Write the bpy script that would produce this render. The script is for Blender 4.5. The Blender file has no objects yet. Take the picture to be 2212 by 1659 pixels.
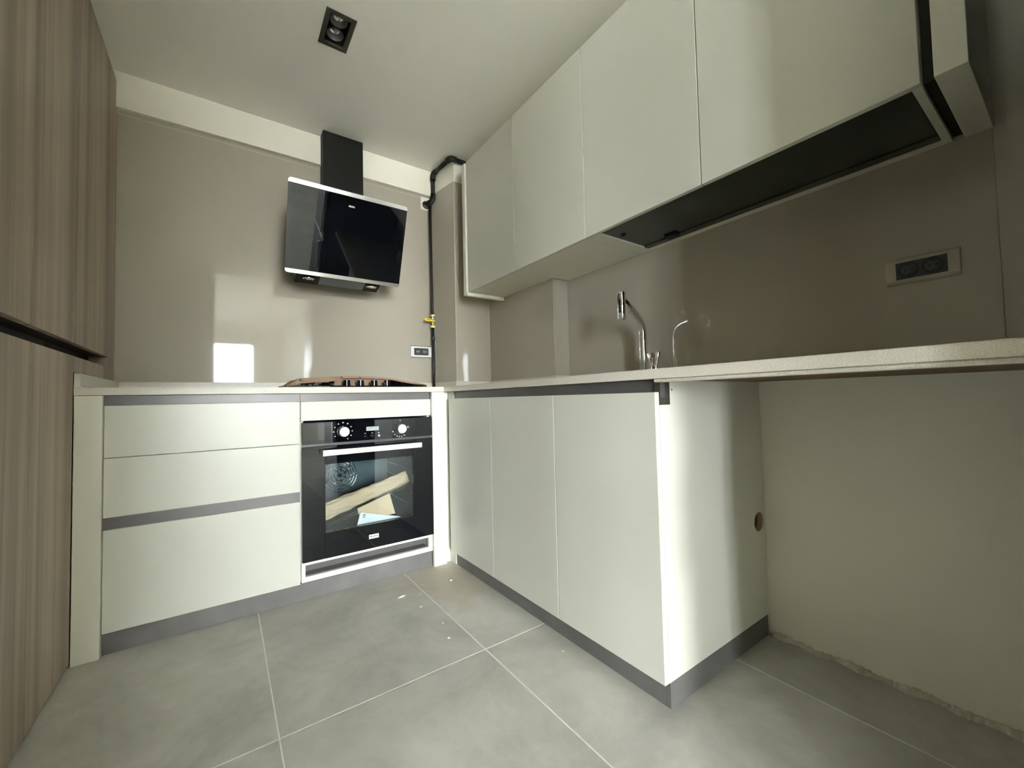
import bpy, bmesh, math, random
from mathutils import Vector, Matrix
random.seed(4)
S = bpy.context.scene
COL = S.collection

# ------------------------------------------------------------------ camera, world, light, exposure
CX, CY, CZ = -1.5475, -2.5505, 0.8325
YAW, PIT, ROL, FPX = 0.6152, 0.0362, -0.0234, 882.73
fw = Vector((math.sin(YAW)*math.cos(PIT), math.cos(YAW)*math.cos(PIT), math.sin(PIT)))
rt = Vector((math.cos(YAW), -math.sin(YAW), 0.0))
up = rt.cross(fw)
cr, sr = math.cos(ROL), math.sin(ROL)
rt, up = cr*rt + sr*up, -sr*rt + cr*up
cd = bpy.data.cameras.new('camera'); cam = bpy.data.objects.new('camera', cd); COL.objects.link(cam)
cam.matrix_world = Matrix(((rt.x, up.x, -fw.x, CX), (rt.y, up.y, -fw.y, CY), (rt.z, up.z, -fw.z, CZ), (0, 0, 0, 1)))
cd.sensor_fit = 'HORIZONTAL'; cd.sensor_width = 36.0; cd.lens = FPX/2212*36; cd.clip_start = 0.02; cd.clip_end = 300
S.camera = cam

SKY_STRENGTH = 9.0
w = bpy.data.worlds.new('world'); S.world = w; w.use_nodes = True
wn, wl = w.node_tree.nodes, w.node_tree.links
bg = wn['Background']; bg.inputs[0].default_value = (0.90, 0.955, 1.0, 1); bg.inputs[1].default_value = SKY_STRENGTH

def portal(name, loc, sx, sz, turn=0):
    l = bpy.data.lights.new(name, 'AREA'); l.shape = 'RECTANGLE'; l.size = sx; l.size_y = sz; l.cycles.is_portal = True
    o = bpy.data.objects.new(name, l); COL.objects.link(o); o.location = loc
    o.rotation_euler = (math.radians(90), 0, math.radians(turn))          # faces +y, into the living room
W1 = (-3.30, -0.93, 0.10, 2.28)       # window openings in the far wall of the living room
W2 = (-5.30, -4.41, 0.10, 2.28)
YWIN = -8.60
portal('daylight_portal', ((W1[0]+W1[1])/2, YWIN-0.12, 1.19), W1[1]-W1[0], 2.18)
portal('daylight_portal_two', ((W2[0]+W2[1])/2, YWIN-0.12, 1.19), W2[1]-W2[0], 2.18)

W3 = (-8.30, -7.60, 0.10, 2.28)       # unseen side window added to brighten the living room (range in y)
portal('added_window_portal', (1.46, (W3[0]+W3[1])/2, 1.19), W3[1]-W3[0], 2.18, 90)

S.view_settings.view_transform = 'Standard'; S.view_settings.look = 'None'
S.view_settings.gamma = 1.0; S.view_settings.use_curve_mapping = False
S.view_settings.exposure = 3.76
S.cycles.use_denoising = True
S.cycles.max_bounces = 14; S.cycles.diffuse_bounces = 9; S.cycles.glossy_bounces = 6
S.cycles.transmission_bounces = 6; S.cycles.transparent_max_bounces = 12
S.cycles.caustics_reflective = False; S.cycles.caustics_refractive = False
S.cycles.sample_clamp_indirect = 20.0

# ------------------------------------------------------------------ materials
def nt(name):
    m = bpy.data.materials.new(name); m.use_nodes = True
    return m, m.node_tree.nodes, m.node_tree.links, m.node_tree.nodes['Principled BSDF']
def plain(name, col, rough=0.5, metal=0.0, spec=0.5, var=0.03, scale=6.0, bump=0.0, coat=0.0):
    m, n, l, b = nt(name)
    b.inputs['Roughness'].default_value = rough; b.inputs['Metallic'].default_value = metal
    b.inputs['Specular IOR Level'].default_value = spec; b.inputs['Coat Weight'].default_value = coat
    b.inputs['Coat Roughness'].default_value = 0.03
    tc = n.new('ShaderNodeTexCoord'); no = n.new('ShaderNodeTexNoise'); no.inputs['Scale'].default_value = scale
    no.inputs['Detail'].default_value = 5
    l.new(tc.outputs['Object'], no.inputs['Vector'])
    r = n.new('ShaderNodeValToRGB'); r.color_ramp.elements[0].position = .3; r.color_ramp.elements[1].position = .7
    r.color_ramp.elements[0].color = tuple(c*(1-var) for c in col)+(1,); r.color_ramp.elements[1].color = tuple(min(1, c*(1+var)) for c in col)+(1,)
    l.new(no.outputs['Fac'], r.inputs[0]); l.new(r.outputs[0], b.inputs['Base Color'])
    if bump:
        n2 = n.new('ShaderNodeTexNoise'); n2.inputs['Scale'].default_value = 220; n2.inputs['Detail'].default_value = 3
        l.new(tc.outputs['Object'], n2.inputs['Vector'])
        bp = n.new('ShaderNodeBump'); bp.inputs['Strength'].default_value = bump; bp.inputs['Distance'].default_value = .002
        l.new(n2.outputs['Fac'], bp.inputs['Height']); l.new(bp.outputs[0], b.inputs['Normal'])
    return m
LACQ = plain('warm_white_lacquer', (.64, .635, .562), .32, var=.012, scale=3)
EDGE = plain('white_lacquer_panel', (.76, .745, .655), .45, var=.01, scale=3)
PAINT = plain('white_wall_paint', (.84, .815, .71), .85, var=.02, scale=2, bump=.08)
CEIL = plain('white_ceiling_paint', (.90, .89, .83), .9, var=.015, scale=1.5, bump=.05)
LIVING = plain('living_room_paint', (.86, .85, .80), .85, var=.015, scale=2)
GLASS = plain('taupe_back_painted_glass', (.435, .40, .33), .035, spec=.62, var=.01, scale=2)
GLASSEDGE = plain('polished_glass_edge', (.78, .80, .72), .2, var=.02)
ALU = plain('dark_anodised_grip', (.14, .131, .127), .38, metal=.3, var=.06, scale=12)
PLINTH = plain('grey_plinth_laminate', (.165, .155, .148), .42, metal=.15, var=.16, scale=9)
STAINLESS = plain('brushed_stainless', (.80, .79, .76), .24, metal=1, var=.03, scale=30)
CHROME = plain('polished_chrome', (.88, .88, .88), .04, metal=1, var=.01)
BLACKGL = plain('black_glass', (.003, .0036, .005), .02, spec=.42, var=.0)
BLACKMT = plain('black_painted_steel', (.0045, .0045, .003), .5, spec=.3, var=.05)
DGREY = plain('dark_grey_plastic', (.055, .058, .062), .38, var=.06, scale=20)
MGREY = plain('grey_plastic', (.12, .125, .13), .4, var=.05, scale=20)
BRONZE = plain('bronze_grey_metal', (.10, .094, .072), .42, metal=.5, var=.08, scale=20)
IRON = plain('black_iron_pipe', (.022, .021, .02), .33, metal=.35, var=.35, scale=45, bump=.2)
BRASS = plain('yellow_brass_nut', (.86, .76, .22), .35, metal=.35, var=.1, scale=20)
YELLOW = plain('yellow_lever_enamel', (.88, .66, .03), .4, var=.03)
WHITEP = plain('white_plastic', (.82, .82, .78), .3, var=.01)
CARD = plain('brown_cardboard', (.30, .195, .125), .8, var=.10, scale=14, bump=.15)
CARDIN = plain('pale_cardboard_sheet', (.78, .60, .40), .8, var=.06, scale=9, bump=.1)
PAPER = plain('white_paper', (.93, .97, .98), .6, var=.03, scale=12)
PRINT = plain('dark_print', (.03, .03, .03), .6, var=0)
ENAMEL = plain('oven_enamel', (.13, .17, .18), .22, var=.06, scale=8)
DGREEN = plain('dark_green_tinted_glass', (.018, .024, .018), .25, spec=.5, var=.05)
CHIP = plain('brown_chipboard', (.16, .10, .06), .8, var=.2, scale=60)
HOLEIN = plain('raw_wood_edge', (.45, .30, .18), .8, var=.1, scale=30)
CRUMB = plain('pale_plaster', (.80, .76, .66), .8, var=.06, scale=60)
WHITEPR = plain('white_print', (.75, .77, .78), .5, var=0)
DISPLAY = plain('grey_display', (.36, .38, .40), .25, var=.02)
FAR = plain('far_facade', (.55, .53, .50), .9, var=.05, scale=.5)

def stone():
    m, n, l, b = nt('speckled_pale_stone'); b.inputs['Roughness'].default_value = .38
    tc = n.new('ShaderNodeTexCoord'); v = n.new('ShaderNodeTexNoise'); v.inputs['Scale'].default_value = 420; v.inputs['Detail'].default_value = 2
    l.new(tc.outputs['Object'], v.inputs['Vector'])
    r = n.new('ShaderNodeValToRGB'); r.color_ramp.elements[0].position = .33; r.color_ramp.elements[1].position = .55
    r.color_ramp.elements[0].color = (.54, .50, .43, 1); r.color_ramp.elements[1].color = (.68, .645, .575, 1)
    l.new(v.outputs['Fac'], r.inputs[0]); l.new(r.outputs[0], b.inputs['Base Color']); return m
STONE = stone()

def wood():
    m, n, l, b = nt('grey_brown_vertical_wood'); b.inputs['Roughness'].default_value = .5
    tc = n.new('ShaderNodeTexCoord'); mp = n.new('ShaderNodeMapping'); mp.inputs['Scale'].default_value = (13, 13, .35)
    l.new(tc.outputs['Object'], mp.inputs[0])
    a = n.new('ShaderNodeTexNoise'); a.inputs['Scale'].default_value = 1.0; a.inputs['Detail'].default_value = 4; a.inputs['Distortion'].default_value = .6
    l.new(mp.outputs[0], a.inputs['Vector'])
    mp2 = n.new('ShaderNodeMapping'); mp2.inputs['Scale'].default_value = (95, 95, 1.6); l.new(tc.outputs['Object'], mp2.inputs[0])
    c = n.new('ShaderNodeTexNoise'); c.inputs['Scale'].default_value = 1.0; c.inputs['Detail'].default_value = 6
    l.new(mp2.outputs[0], c.inputs['Vector'])
    mx = n.new('ShaderNodeMath'); mx.operation = 'MULTIPLY_ADD'; mx.inputs[1].default_value = .25; l.new(c.outputs['Fac'], mx.inputs[0])
    s = n.new('ShaderNodeMath'); s.operation = 'MULTIPLY'; s.inputs[1].default_value = .75; l.new(a.outputs['Fac'], s.inputs[0]); l.new(s.outputs[0], mx.inputs[2])
    r = n.new('ShaderNodeValToRGB'); e = r.color_ramp.elements
    e[0].position = .34; e[0].color = (.215, .165, .125, 1); e[1].position = .68; e[1].color = (.47, .38, .305, 1)
    k = e.new(.5); k.color = (.325, .255, .20, 1)
    l.new(mx.outputs[0], r.inputs[0]); l.new(r.outputs[0], b.inputs['Base Color'])
    bp = n.new('ShaderNodeBump'); bp.inputs['Strength'].default_value = .12; bp.inputs['Distance'].default_value = .001
    l.new(c.outputs['Fac'], bp.inputs['Height']); l.new(bp.outputs[0], b.inputs['Normal']); return m
WOOD = wood()
DWOOD = plain('dark_brown_grip_recess', (.028, .021, .014), .6, var=.1)

def tilemat():
    m, n, l, b = nt('grey_concrete_look_tile'); b.inputs['Specular IOR Level'].default_value = .45
    tc = n.new('ShaderNodeTexCoord'); oi = n.new('ShaderNodeObjectInfo')
    ad = n.new('ShaderNodeVectorMath'); ad.operation = 'MULTIPLY_ADD'; ad.inputs[1].default_value = (1, 1, 1)
    mu = n.new('ShaderNodeVectorMath'); mu.operation = 'SCALE'; mu.inputs[0].default_value = (37, 23, 11); l.new(oi.outputs['Random'], mu.inputs['Scale'])
    l.new(tc.outputs['Object'], ad.inputs[0]); l.new(mu.outputs[0], ad.inputs[2])
    a = n.new('ShaderNodeTexNoise'); a.inputs['Scale'].default_value = 2.6; a.inputs['Detail'].default_value = 8; a.inputs['Roughness'].default_value = .70; a.inputs['Distortion'].default_value = .35
    l.new(ad.outputs[0], a.inputs['Vector'])
    r = n.new('ShaderNodeValToRGB'); e = r.color_ramp.elements
    e[0].position = .36; e[0].color = (.38, .375, .335, 1); e[1].position = .66; e[1].color = (.58, .565, .51, 1)
    l.new(a.outputs['Fac'], r.inputs[0])
    # sandy dust swept into the corner: a patch with its own outline, at its own place
    geo = n.new('ShaderNodeNewGeometry'); d = n.new('ShaderNodeVectorMath'); d.operation = 'DISTANCE'; d.inputs[1].default_value = (-.62, -.78, 0)
    nn = n.new('ShaderNodeTexNoise'); nn.inputs['Scale'].default_value = 9; nn.inputs['Detail'].default_value = 6; l.new(geo.outputs['Position'], nn.inputs['Vector'])
    l.new(geo.outputs['Position'], d.inputs[0])
    su = n.new('ShaderNodeMath'); su.operation = 'MULTIPLY_ADD'; su.inputs[1].default_value = -.45; l.new(nn.outputs['Fac'], su.inputs[0]); l.new(d.outputs['Value'], su.inputs[2])
    rr = n.new('ShaderNodeMapRange'); rr.inputs['From Min'].default_value = -.02; rr.inputs['From Max'].default_value = .10; rr.inputs['To Min'].default_value = .5; rr.inputs['To Max'].default_value = 0
    l.new(su.outputs[0], rr.inputs['Value'])
    mixc = n.new('ShaderNodeMixRGB'); mixc.inputs[2].default_value = (.47, .39, .28, 1); l.new(rr.outputs[0], mixc.inputs[0]); l.new(r.outputs[0], mixc.inputs[1])
    # faint pale cement smears
    sm = n.new('ShaderNodeTexNoise'); sm.inputs['Scale'].default_value = 13; sm.inputs['Detail'].default_value = 10; sm.inputs['Distortion'].default_value = 1.0; l.new(ad.outputs[0], sm.inputs['Vector'])
    sr_ = n.new('ShaderNodeMapRange'); sr_.inputs['From Min'].default_value = .60; sr_.inputs['From Max'].default_value = .75; sr_.inputs['To Max'].default_value = .30; l.new(sm.outputs['Fac'], sr_.inputs['Value'])
    m2 = n.new('ShaderNodeMixRGB'); m2.inputs[2].default_value = (.52, .51, .47, 1); l.new(sr_.outputs[0], m2.inputs[0]); l.new(mixc.outputs[0], m2.inputs[1])
    pt = n.new('ShaderNodeTexNoise'); pt.inputs['Scale'].default_value = 42; pt.inputs['Detail'].default_value = 3; pt.inputs['Roughness'].default_value = .75; l.new(ad.outputs[0], pt.inputs['Vector'])
    pm = n.new('ShaderNodeMapRange'); pm.inputs['From Min'].default_value = .70; pm.inputs['From Max'].default_value = .77; pm.inputs['To Max'].default_value = .6; l.new(pt.outputs['Fac'], pm.inputs['Value'])
    m3 = n.new('ShaderNodeMixRGB'); m3.inputs[2].default_value = (.20, .18, .15, 1); l.new(pm.outputs[0], m3.inputs[0]); l.new(m2.outputs[0], m3.inputs[1])
    l.new(m3.outputs[0], b.inputs['Base Color'])
    ro = n.new('ShaderNodeMapRange'); ro.inputs['To Min'].default_value = .42; ro.inputs['To Max'].default_value = .62; l.new(sm.outputs['Fac'], ro.inputs['Value']); l.new(ro.outputs[0], b.inputs['Roughness'])
    vo = n.new('ShaderNodeTexNoise'); vo.inputs['Scale'].default_value = 38; vo.inputs['Detail'].default_value = 4; l.new(ad.outputs[0], vo.inputs['Vector'])
    bp = n.new('ShaderNodeBump'); bp.inputs['Strength'].default_value = .22; bp.inputs['Distance'].default_value = .003; l.new(vo.outputs['Fac'], bp.inputs['Height']); l.new(bp.outputs[0], b.inputs['Normal'])
    return m
TILE = tilemat()
GROUT = plain('pale_grout', (.80, .78, .72), .9, var=.08, scale=40)

def clear(name, tint, f=1.0, ior=1.5):
    m, n, l, b = nt(name); n.remove(b); out = n['Material Output']
    t = n.new('ShaderNodeBsdfTransparent'); t.inputs[0].default_value = tint
    g = n.new('ShaderNodeBsdfGlossy'); g.inputs['Roughness'].default_value = .01; g.inputs[0].default_value = (1, 1, 1, 1)
    fr = n.new('ShaderNodeFresnel'); fr.inputs[0].default_value = ior
    mm = n.new('ShaderNodeMath'); mm.operation = 'MULTIPLY'; mm.inputs[1].default_value = f; mm.use_clamp = True; l.new(fr.outputs[0], mm.inputs[0])
    x = n.new('ShaderNodeMixShader'); l.new(mm.outputs[0], x.inputs[0]); l.new(t.outputs[0], x.inputs[1]); l.new(g.outputs[0], x.inputs[2]); l.new(x.outputs[0], out.inputs[0])
    return m
OVENGL = clear('tinted_oven_door_glass', (.90, .93, .93, 1), 1.2)
PANE = clear('window_pane_glass', (.97, .98, .98, 1))
BULBGL = clear('lamp_lens_glass', (.9, .9, .88, 1), 1.6)

# ------------------------------------------------------------------ mesh helpers (all coordinates are world coordinates)
class MB:
    def __init__(s): s.bm = bmesh.new()
    def box(s, x0, x1, y0, y1, z0, z1, bev=0.0, seg=1):
        b = bmesh.new(); bmesh.ops.create_cube(b, size=1)
        for v in b.verts:
            v.co = Vector(((x0+x1)/2+v.co.x*(x1-x0), (y0+y1)/2+v.co.y*(y1-y0), (z0+z1)/2+v.co.z*(z1-z0)))
        if bev: bmesh.ops.bevel(b, geom=b.edges[:], offset=bev, segments=seg, affect='EDGES', profile=.6)
        s.merge(b); return s
    def merge(s, b):
        vm = {v: s.bm.verts.new(v.co) for v in b.verts}
        for f in b.faces:
            try: nf = s.bm.faces.new([vm[v] for v in f.verts]); nf.smooth = f.smooth
            except ValueError: pass
        b.free()
    def cyl(s, p0, p1, r0, r1=None, n=24, caps=True):
        r1 = r0 if r1 is None else r1
        p0, p1 = Vector(p0), Vector(p1); d = (p1-p0).normalized()
        a = d.orthogonal().normalized(); c = d.cross(a)
        A = [s.bm.verts.new(p0+r0*(math.cos(t)*a+math.sin(t)*c)) for t in [2*math.pi*i/n for i in range(n)]]
        B = [s.bm.verts.new(p1+r1*(math.cos(t)*a+math.sin(t)*c)) for t in [2*math.pi*i/n for i in range(n)]]
        for i in range(n):
            f = s.bm.faces.new((A[i], A[(i+1) % n], B[(i+1) % n], B[i])); f.smooth = True
        if caps:
            for L, cc, rv in ((A, p0, 1), (B, p1, 0)):
                L2 = [s.bm.verts.new(v.co) for v in L]; s.bm.faces.new(L2[::-1] if rv else L2)
        return s
    def tube(s, pts, r, n=14, rs=None):
        pts = [Vector(p) for p in pts]; rings = []; a = None
        for i, p in enumerate(pts):
            d = (pts[min(i+1, len(pts)-1)]-pts[max(i-1, 0)]).normalized()
            if a is None: a = d.orthogonal().normalized()
            a = (a-d*a.dot(d)).normalized(); c = d.cross(a); rr = rs[i] if rs else r
            rings.append([s.bm.verts.new(p+rr*(math.cos(2*math.pi*k/n)*a+math.sin(2*math.pi*k/n)*c)) for k in range(n)])
        for A, B in zip(rings, rings[1:]):
            for k in range(n):
                f = s.bm.faces.new((A[k], A[(k+1) % n], B[(k+1) % n], B[k])); f.smooth = True
        s.bm.faces.new(rings[0][::-1]); s.bm.faces.new(rings[-1]); return s
    def ring(s, c, ax, r0, r1, t, n=32):
        """flat annulus of thickness t, extruded along ax from c"""
        c, ax = Vector(c), Vector(ax).normalized(); a = ax.orthogonal().normalized(); b = ax.cross(a)
        L = []
        for rr, h in ((r0, 0), (r1, 0), (r1, t), (r0, t)):
            L.append([s.bm.verts.new(c+ax*h+rr*(math.cos(2*math.pi*k/n)*a+math.sin(2*math.pi*k/n)*b)) for k in range(n)])
        for i in range(4):
            A, B = L[i], L[(i+1) % 4]
            for k in range(n): s.bm.faces.new((A[k], A[(k+1) % n], B[(k+1) % n], B[k]))
        return s
    def prism(s, pts, vec):
        """polygon pts extruded by vec"""
        vec = Vector(vec); A = [s.bm.verts.new(Vector(p)) for p in pts]; B = [s.bm.verts.new(Vector(p)+vec) for p in pts]
        s.bm.faces.new(A[::-1]); s.bm.faces.new(B)
        for i in range(len(A)): s.bm.faces.new((A[i], A[(i+1) % len(A)], B[(i+1) % len(A)], B[i]))
        return s
    def lathe(s, prof, c, ax=(0, 0, 1), n=32):
        c, ax = Vector(c), Vector(ax).normalized(); a = ax.orthogonal().normalized(); b = ax.cross(a); L = []
        for r, h in prof: L.append([s.bm.verts.new(c+ax*h+max(r, 1e-5)*(math.cos(2*math.pi*k/n)*a+math.sin(2*math.pi*k/n)*b)) for k in range(n)])
        for A, B in zip(L, L[1:]):
            for k in range(n):
                f = s.bm.faces.new((A[k], A[(k+1) % n], B[(k+1) % n], B[k])); f.smooth = True
        return s
    def done(s, name, mat, parent=None, kind=None, label=None):
        bmesh.ops.remove_doubles(s.bm, verts=s.bm.verts[:], dist=1e-7) if False else None
        bmesh.ops.recalc_face_normals(s.bm, faces=s.bm.faces[:])
        me = bpy.data.meshes.new(name); 
        root = parent
        while root is not None and root.parent is not None: root = root.parent
        off = Vector(root.location) if root is not None else Vector((0, 0, 0))
        if root is None:
            zs = [v.co for v in s.bm.verts]
            off = Vector(((min(c.x for c in zs)+max(c.x for c in zs))/2, (min(c.y for c in zs)+max(c.y for c in zs))/2, min(c.z for c in zs)))
        for v in s.bm.verts: v.co -= off
        s.bm.to_mesh(me); s.bm.free(); me.materials.append(mat)
        o = bpy.data.objects.new(name, me); COL.objects.link(o)
        if parent is not None: o.parent = parent
        else: o.location = off
        if kind: o['kind'] = kind
        if label: o['label'] = label
        return o
def B(name, mat, parent, x0, x1, y0, y1, z0, z1, bev=0.0, seg=1, **k):
    return MB().box(x0, x1, y0, y1, z0, z1, bev, seg).done(name, mat, parent, **k)
def thing(name, label, cat, loc, group=None):
    o = bpy.data.objects.new(name, None); COL.objects.link(o); o.location = loc; o.empty_display_size = .05
    o['label'] = label; o['category'] = cat
    if group: o['group'] = group
    return o
def tag(o, label, cat, group=None):
    o['label'] = label; o['category'] = cat
    if group: o['group'] = group
    return o
def struct(mb, name, mat, parent=None):
    return mb.done(name, mat, parent, kind='structure' if parent is None else None)
def text(name, body, size, loc, ax_x, ax_y, mat, parent, extrude=.0004, bold=0.0):
    """flat lettering as a mesh, ax_x reading direction, ax_y letter up direction"""
    cu = bpy.data.curves.new(name, 'FONT'); cu.body = body; cu.size = size; cu.extrude = extrude; cu.offset = bold
    cu.align_x = 'CENTER'; cu.align_y = 'CENTER'; cu.resolution_u = 2
    tmp = bpy.data.objects.new(name, cu); COL.objects.link(tmp)
    bpy.context.view_layer.update()
    me = bpy.data.meshes.new_from_object(tmp.evaluated_get(bpy.context.evaluated_depsgraph_get()))
    bpy.data.objects.remove(tmp); bpy.data.curves.remove(cu)
    X, Y = Vector(ax_x).normalized(), Vector(ax_y).normalized(); Z = X.cross(Y)
    root = parent
    while root.parent is not None: root = root.parent
    L = Vector(loc)-Vector(root.location)
    for v in me.vertices: v.co = L+X*v.co.x+Y*v.co.y+Z*v.co.z
    me.materials.clear(); me.materials.append(mat); me.name = name
    o = bpy.data.objects.new(name, me); COL.objects.link(o); o.parent = parent
    return o
def plate_hole(mb, outer, c, r, y0, y1, n=40):
    """plate in the xz plane from y0 to y1 with a round hole"""
    x0, x1, z0, z1 = outer
    ang = sorted([2*math.pi*k/n for k in range(n)]+[math.atan2(z-c[1], x-c[0]) % (2*math.pi) for x in (x0, x1) for z in (z0, z1)])
    def hit(a):
        dx, dz = math.cos(a), math.sin(a); t = 1e9
        if dx > 1e-9: t = min(t, (x1-c[0])/dx)
        if dx < -1e-9: t = min(t, (x0-c[0])/dx)
        if dz > 1e-9: t = min(t, (z1-c[1])/dz)
        if dz < -1e-9: t = min(t, (z0-c[1])/dz)
        return c[0]+dx*t, c[1]+dz*t
    R = []
    for a in ang:
        ox, oz = hit(a); ix, iz = c[0]+r*math.cos(a), c[1]+r*math.sin(a)
        R.append([mb.bm.verts.new(p) for p in ((ox, y0, oz), (ix, y0, iz), (ix, y1, iz), (ox, y1, oz))])
    for i in range(len(R)):
        P, Q = R[i], R[(i+1) % len(R)]
        for k in range(4): mb.bm.faces.new((P[k], Q[k], Q[(k+1) % 4], P[(k+1) % 4]))
    return mb

# ------------------------------------------------------------------ measured planes
ZC = 2.386            # kitchen ceiling
YF = -0.6009          # drawer fronts
YW = -0.6168          # worktop front, cooker side
XW = -0.6144          # worktop front, sink side
XF = -0.6000          # sink door fronts
ZWB, ZWT, ZUS = 0.877, 0.903, 0.9506
YJ = -3.17            # wall with the opening behind the camera
XJ0, XJ1 = -1.63, -0.626
YEND = -2.585
XL = -1.9515
ZLIV = 2.62

# ------------------------------------------------------------------ structure
fl = struct(MB().box(-6.4, 1.3, -8.9, .16, -.12, -.0009), 'floor', GROUT)
G = .0019
gx = [-6.232+.6*i for i in range(13)]        # joints at ... -1.432, -.832, -.232
gy = [.95-1.15-1.15*0]                       # placeholder, replaced below
gy = [-8.55, -7.35, -6.15, -4.95, -3.75, -2.55, -1.35, -.15, 1.05]
tcache = {}
for i in range(len(gx)):
    for j in range(len(gy)-1):
        x0, x1 = gx[i]+G, min(gx[i]+.6, 1.28)-G; y0, y1 = gy[j]+G, min(gy[j+1], .15)-G
        if x1-x0 < .02: continue
        k = (round(x1-x0, 4), round(y1-y0, 4))
        if k not in tcache:
            b = MB().box(-k[0]/2, k[0]/2, -k[1]/2, k[1]/2, -.010, 0, .0008); me = bpy.data.meshes.new('tile'); bmesh.ops.recalc_face_normals(b.bm, faces=b.bm.faces[:]); b.bm.to_mesh(me); b.bm.free(); me.materials.append(TILE); tcache[k] = me
        o = bpy.data.objects.new('tile', tcache[k]); COL.objects.link(o); o.parent = fl
        o.location = Vector(((x0+x1)/2, (y0+y1)/2, 0))-Vector(fl.location)

# kitchen ceiling with the cut-out of the downlight
DX0, DX1, DY0, DY1 = -1.213, -1.111, -.884, -.711
c = MB()
c.box(-2.6, DX0, YJ, .15, ZC, ZC+.25); c.box(DX1, .15, YJ, .15, ZC, ZC+.25)
c.box(DX0, DX1, YJ, DY0, ZC, ZC+.25); c.box(DX0, DX1, DY1, .15, ZC, ZC+.25); c.box(DX0, DX1, DY0, DY1, ZC+.12, ZC+.25)
struct(c, 'ceiling', CEIL)
struct(MB().box(-6.2, 1.2, YWIN-.2, YJ-.14, ZLIV, ZLIV+.15), 'ceiling.001', CEIL)
wb = struct(MB().box(-2.6, .15, .006, .16, 0, ZC), 'wall_back', PAINT)
struct(MB().box(-2.55, .0, -.026, .006, 2.2175, ZC), 'trim_1', PAINT)
wr = MB()
wr.box(.004, .15, YJ, .006, 0, ZC)
wr.box(-.0963, .004, -.907, .006, 0, ZC)
wr.prism([(-.0965, .0055, 0), (-.3865, .0055, 0), (-.3447, -.2540, 0), (-.0965, -.2540, 0)], (0, 0, ZC))
struct(wr, 'wall_right', PAINT)
struct(MB().box(-2.7, -2.56, YJ, .006, 0, ZC), 'wall_left', PAINT)
# wall behind the camera with the full-height opening to the living room
wf = MB(); wf.box(-6.2, XJ0, YJ-.14, YJ, 0, ZLIV); wf.box(XJ1, 1.2, YJ-.14, YJ, 0, ZLIV); wf.box(XJ0, XJ1, YJ-.14, YJ, ZC-.012, ZLIV)
struct(wf, 'wall_front', LIVING)
DKW = plain('backlit_wall_shade_brown', (.09, .075, .06), .6, var=.06)  # dark boards added over the backlit wall, its shade put into their colour
struct(MB().box(XJ1+.02, .0, YJ+.0005, YJ+.012, 0, ZC), 'shade_board_right', DKW)
struct(MB().box(-2.56, XJ0-.02, YJ+.0005, YJ+.012, 0, ZC), 'shade_board_left', DKW)
# far wall of the living room with two windows
ff = MB(); xs = [-6.2, W2[0], W2[1], W1[0], W1[1], 1.2]; y0, y1 = YWIN-.22, YWIN
for a, bb in ((xs[0], xs[1]), (xs[2], xs[3]), (xs[4], xs[5])): ff.box(a, bb, y0, y1, 0, ZLIV)
for W in (W1, W2): ff.box(W[0], W[1], y0, y1, 0, W[2]); ff.box(W[0], W[1], y0, y1, W[3], ZLIV)
ff.box(-.43, .1, YWIN, YWIN+.45, 0, ZLIV)
ff.box(-6.2, 1.2, YWIN, YWIN+.28, 2.40, ZLIV)
struct(ff, 'wall_far', LIVING)
struct(MB().box(-6.34, -6.20, YWIN-.22, YJ, 0, ZLIV), 'wall_side', LIVING)
sw = MB(); sw.box(1.2, 1.34, YWIN-.22, W3[0], 0, ZLIV); sw.box(1.2, 1.34, W3[1], YJ, 0, ZLIV); sw.box(1.2, 1.34, W3[0], W3[1], 0, W3[2]); sw.box(1.2, 1.34, W3[0], W3[1], W3[3], ZLIV)
struct(sw, 'wall_side.001', LIVING)
f3 = MB(); f3.box(1.24, 1.30, W3[0], W3[0]+.07, W3[2], W3[3]); f3.box(1.24, 1.30, W3[1]-.07, W3[1], W3[2], W3[3]); f3.box(1.24, 1.30, W3[0]+.07, W3[1]-.07, W3[2], W3[2]+.07); f3.box(1.24, 1.30, W3[0]+.07, W3[1]-.07, W3[3]-.07, W3[3])
f3 = struct(f3, 'added_fill_window', plain('added_window_frame', (.30, .30, .31), .4, var=.02)); B('pane', PANE, f3, 1.267, 1.273, W3[0]+.07, W3[1]-.07, W3[2]+.07, W3[3]-.07)  # added window, unseen from the kitchen, lets in fill light
FRM = plain('grey_window_frame', (.30, .30, .31), .4, var=.02)
for nm, W in (('window_1', W1), ('window_2', W2)):
    yy0, yy1 = YWIN-.12, YWIN-.06
    fr = MB(); t = .07
    fr.box(W[0], W[0]+t, yy0, yy1, W[2], W[3]); fr.box(W[1]-t, W[1], yy0, yy1, W[2], W[3])
    fr.box(W[0]+t, W[1]-t, yy0, yy1, W[3]-t, W[3]); fr.box(W[0]+t, W[1]-t, yy0, yy1, W[2], W[2]+t)
    mid = (W[0]+W[1])/2; fr.box(mid-.035, mid+.035, yy0, yy1, W[2]+t, W[3]-t)
    fo = struct(fr, nm, FRM)
    for a, bb in ((W[0]+t, mid-.035), (mid+.035, W[1]-t)):
        B('pane', PANE, fo, a, bb, (yy0+yy1)/2-.003, (yy0+yy1)/2+.003, W[2]+t, W[3]-t)
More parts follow.
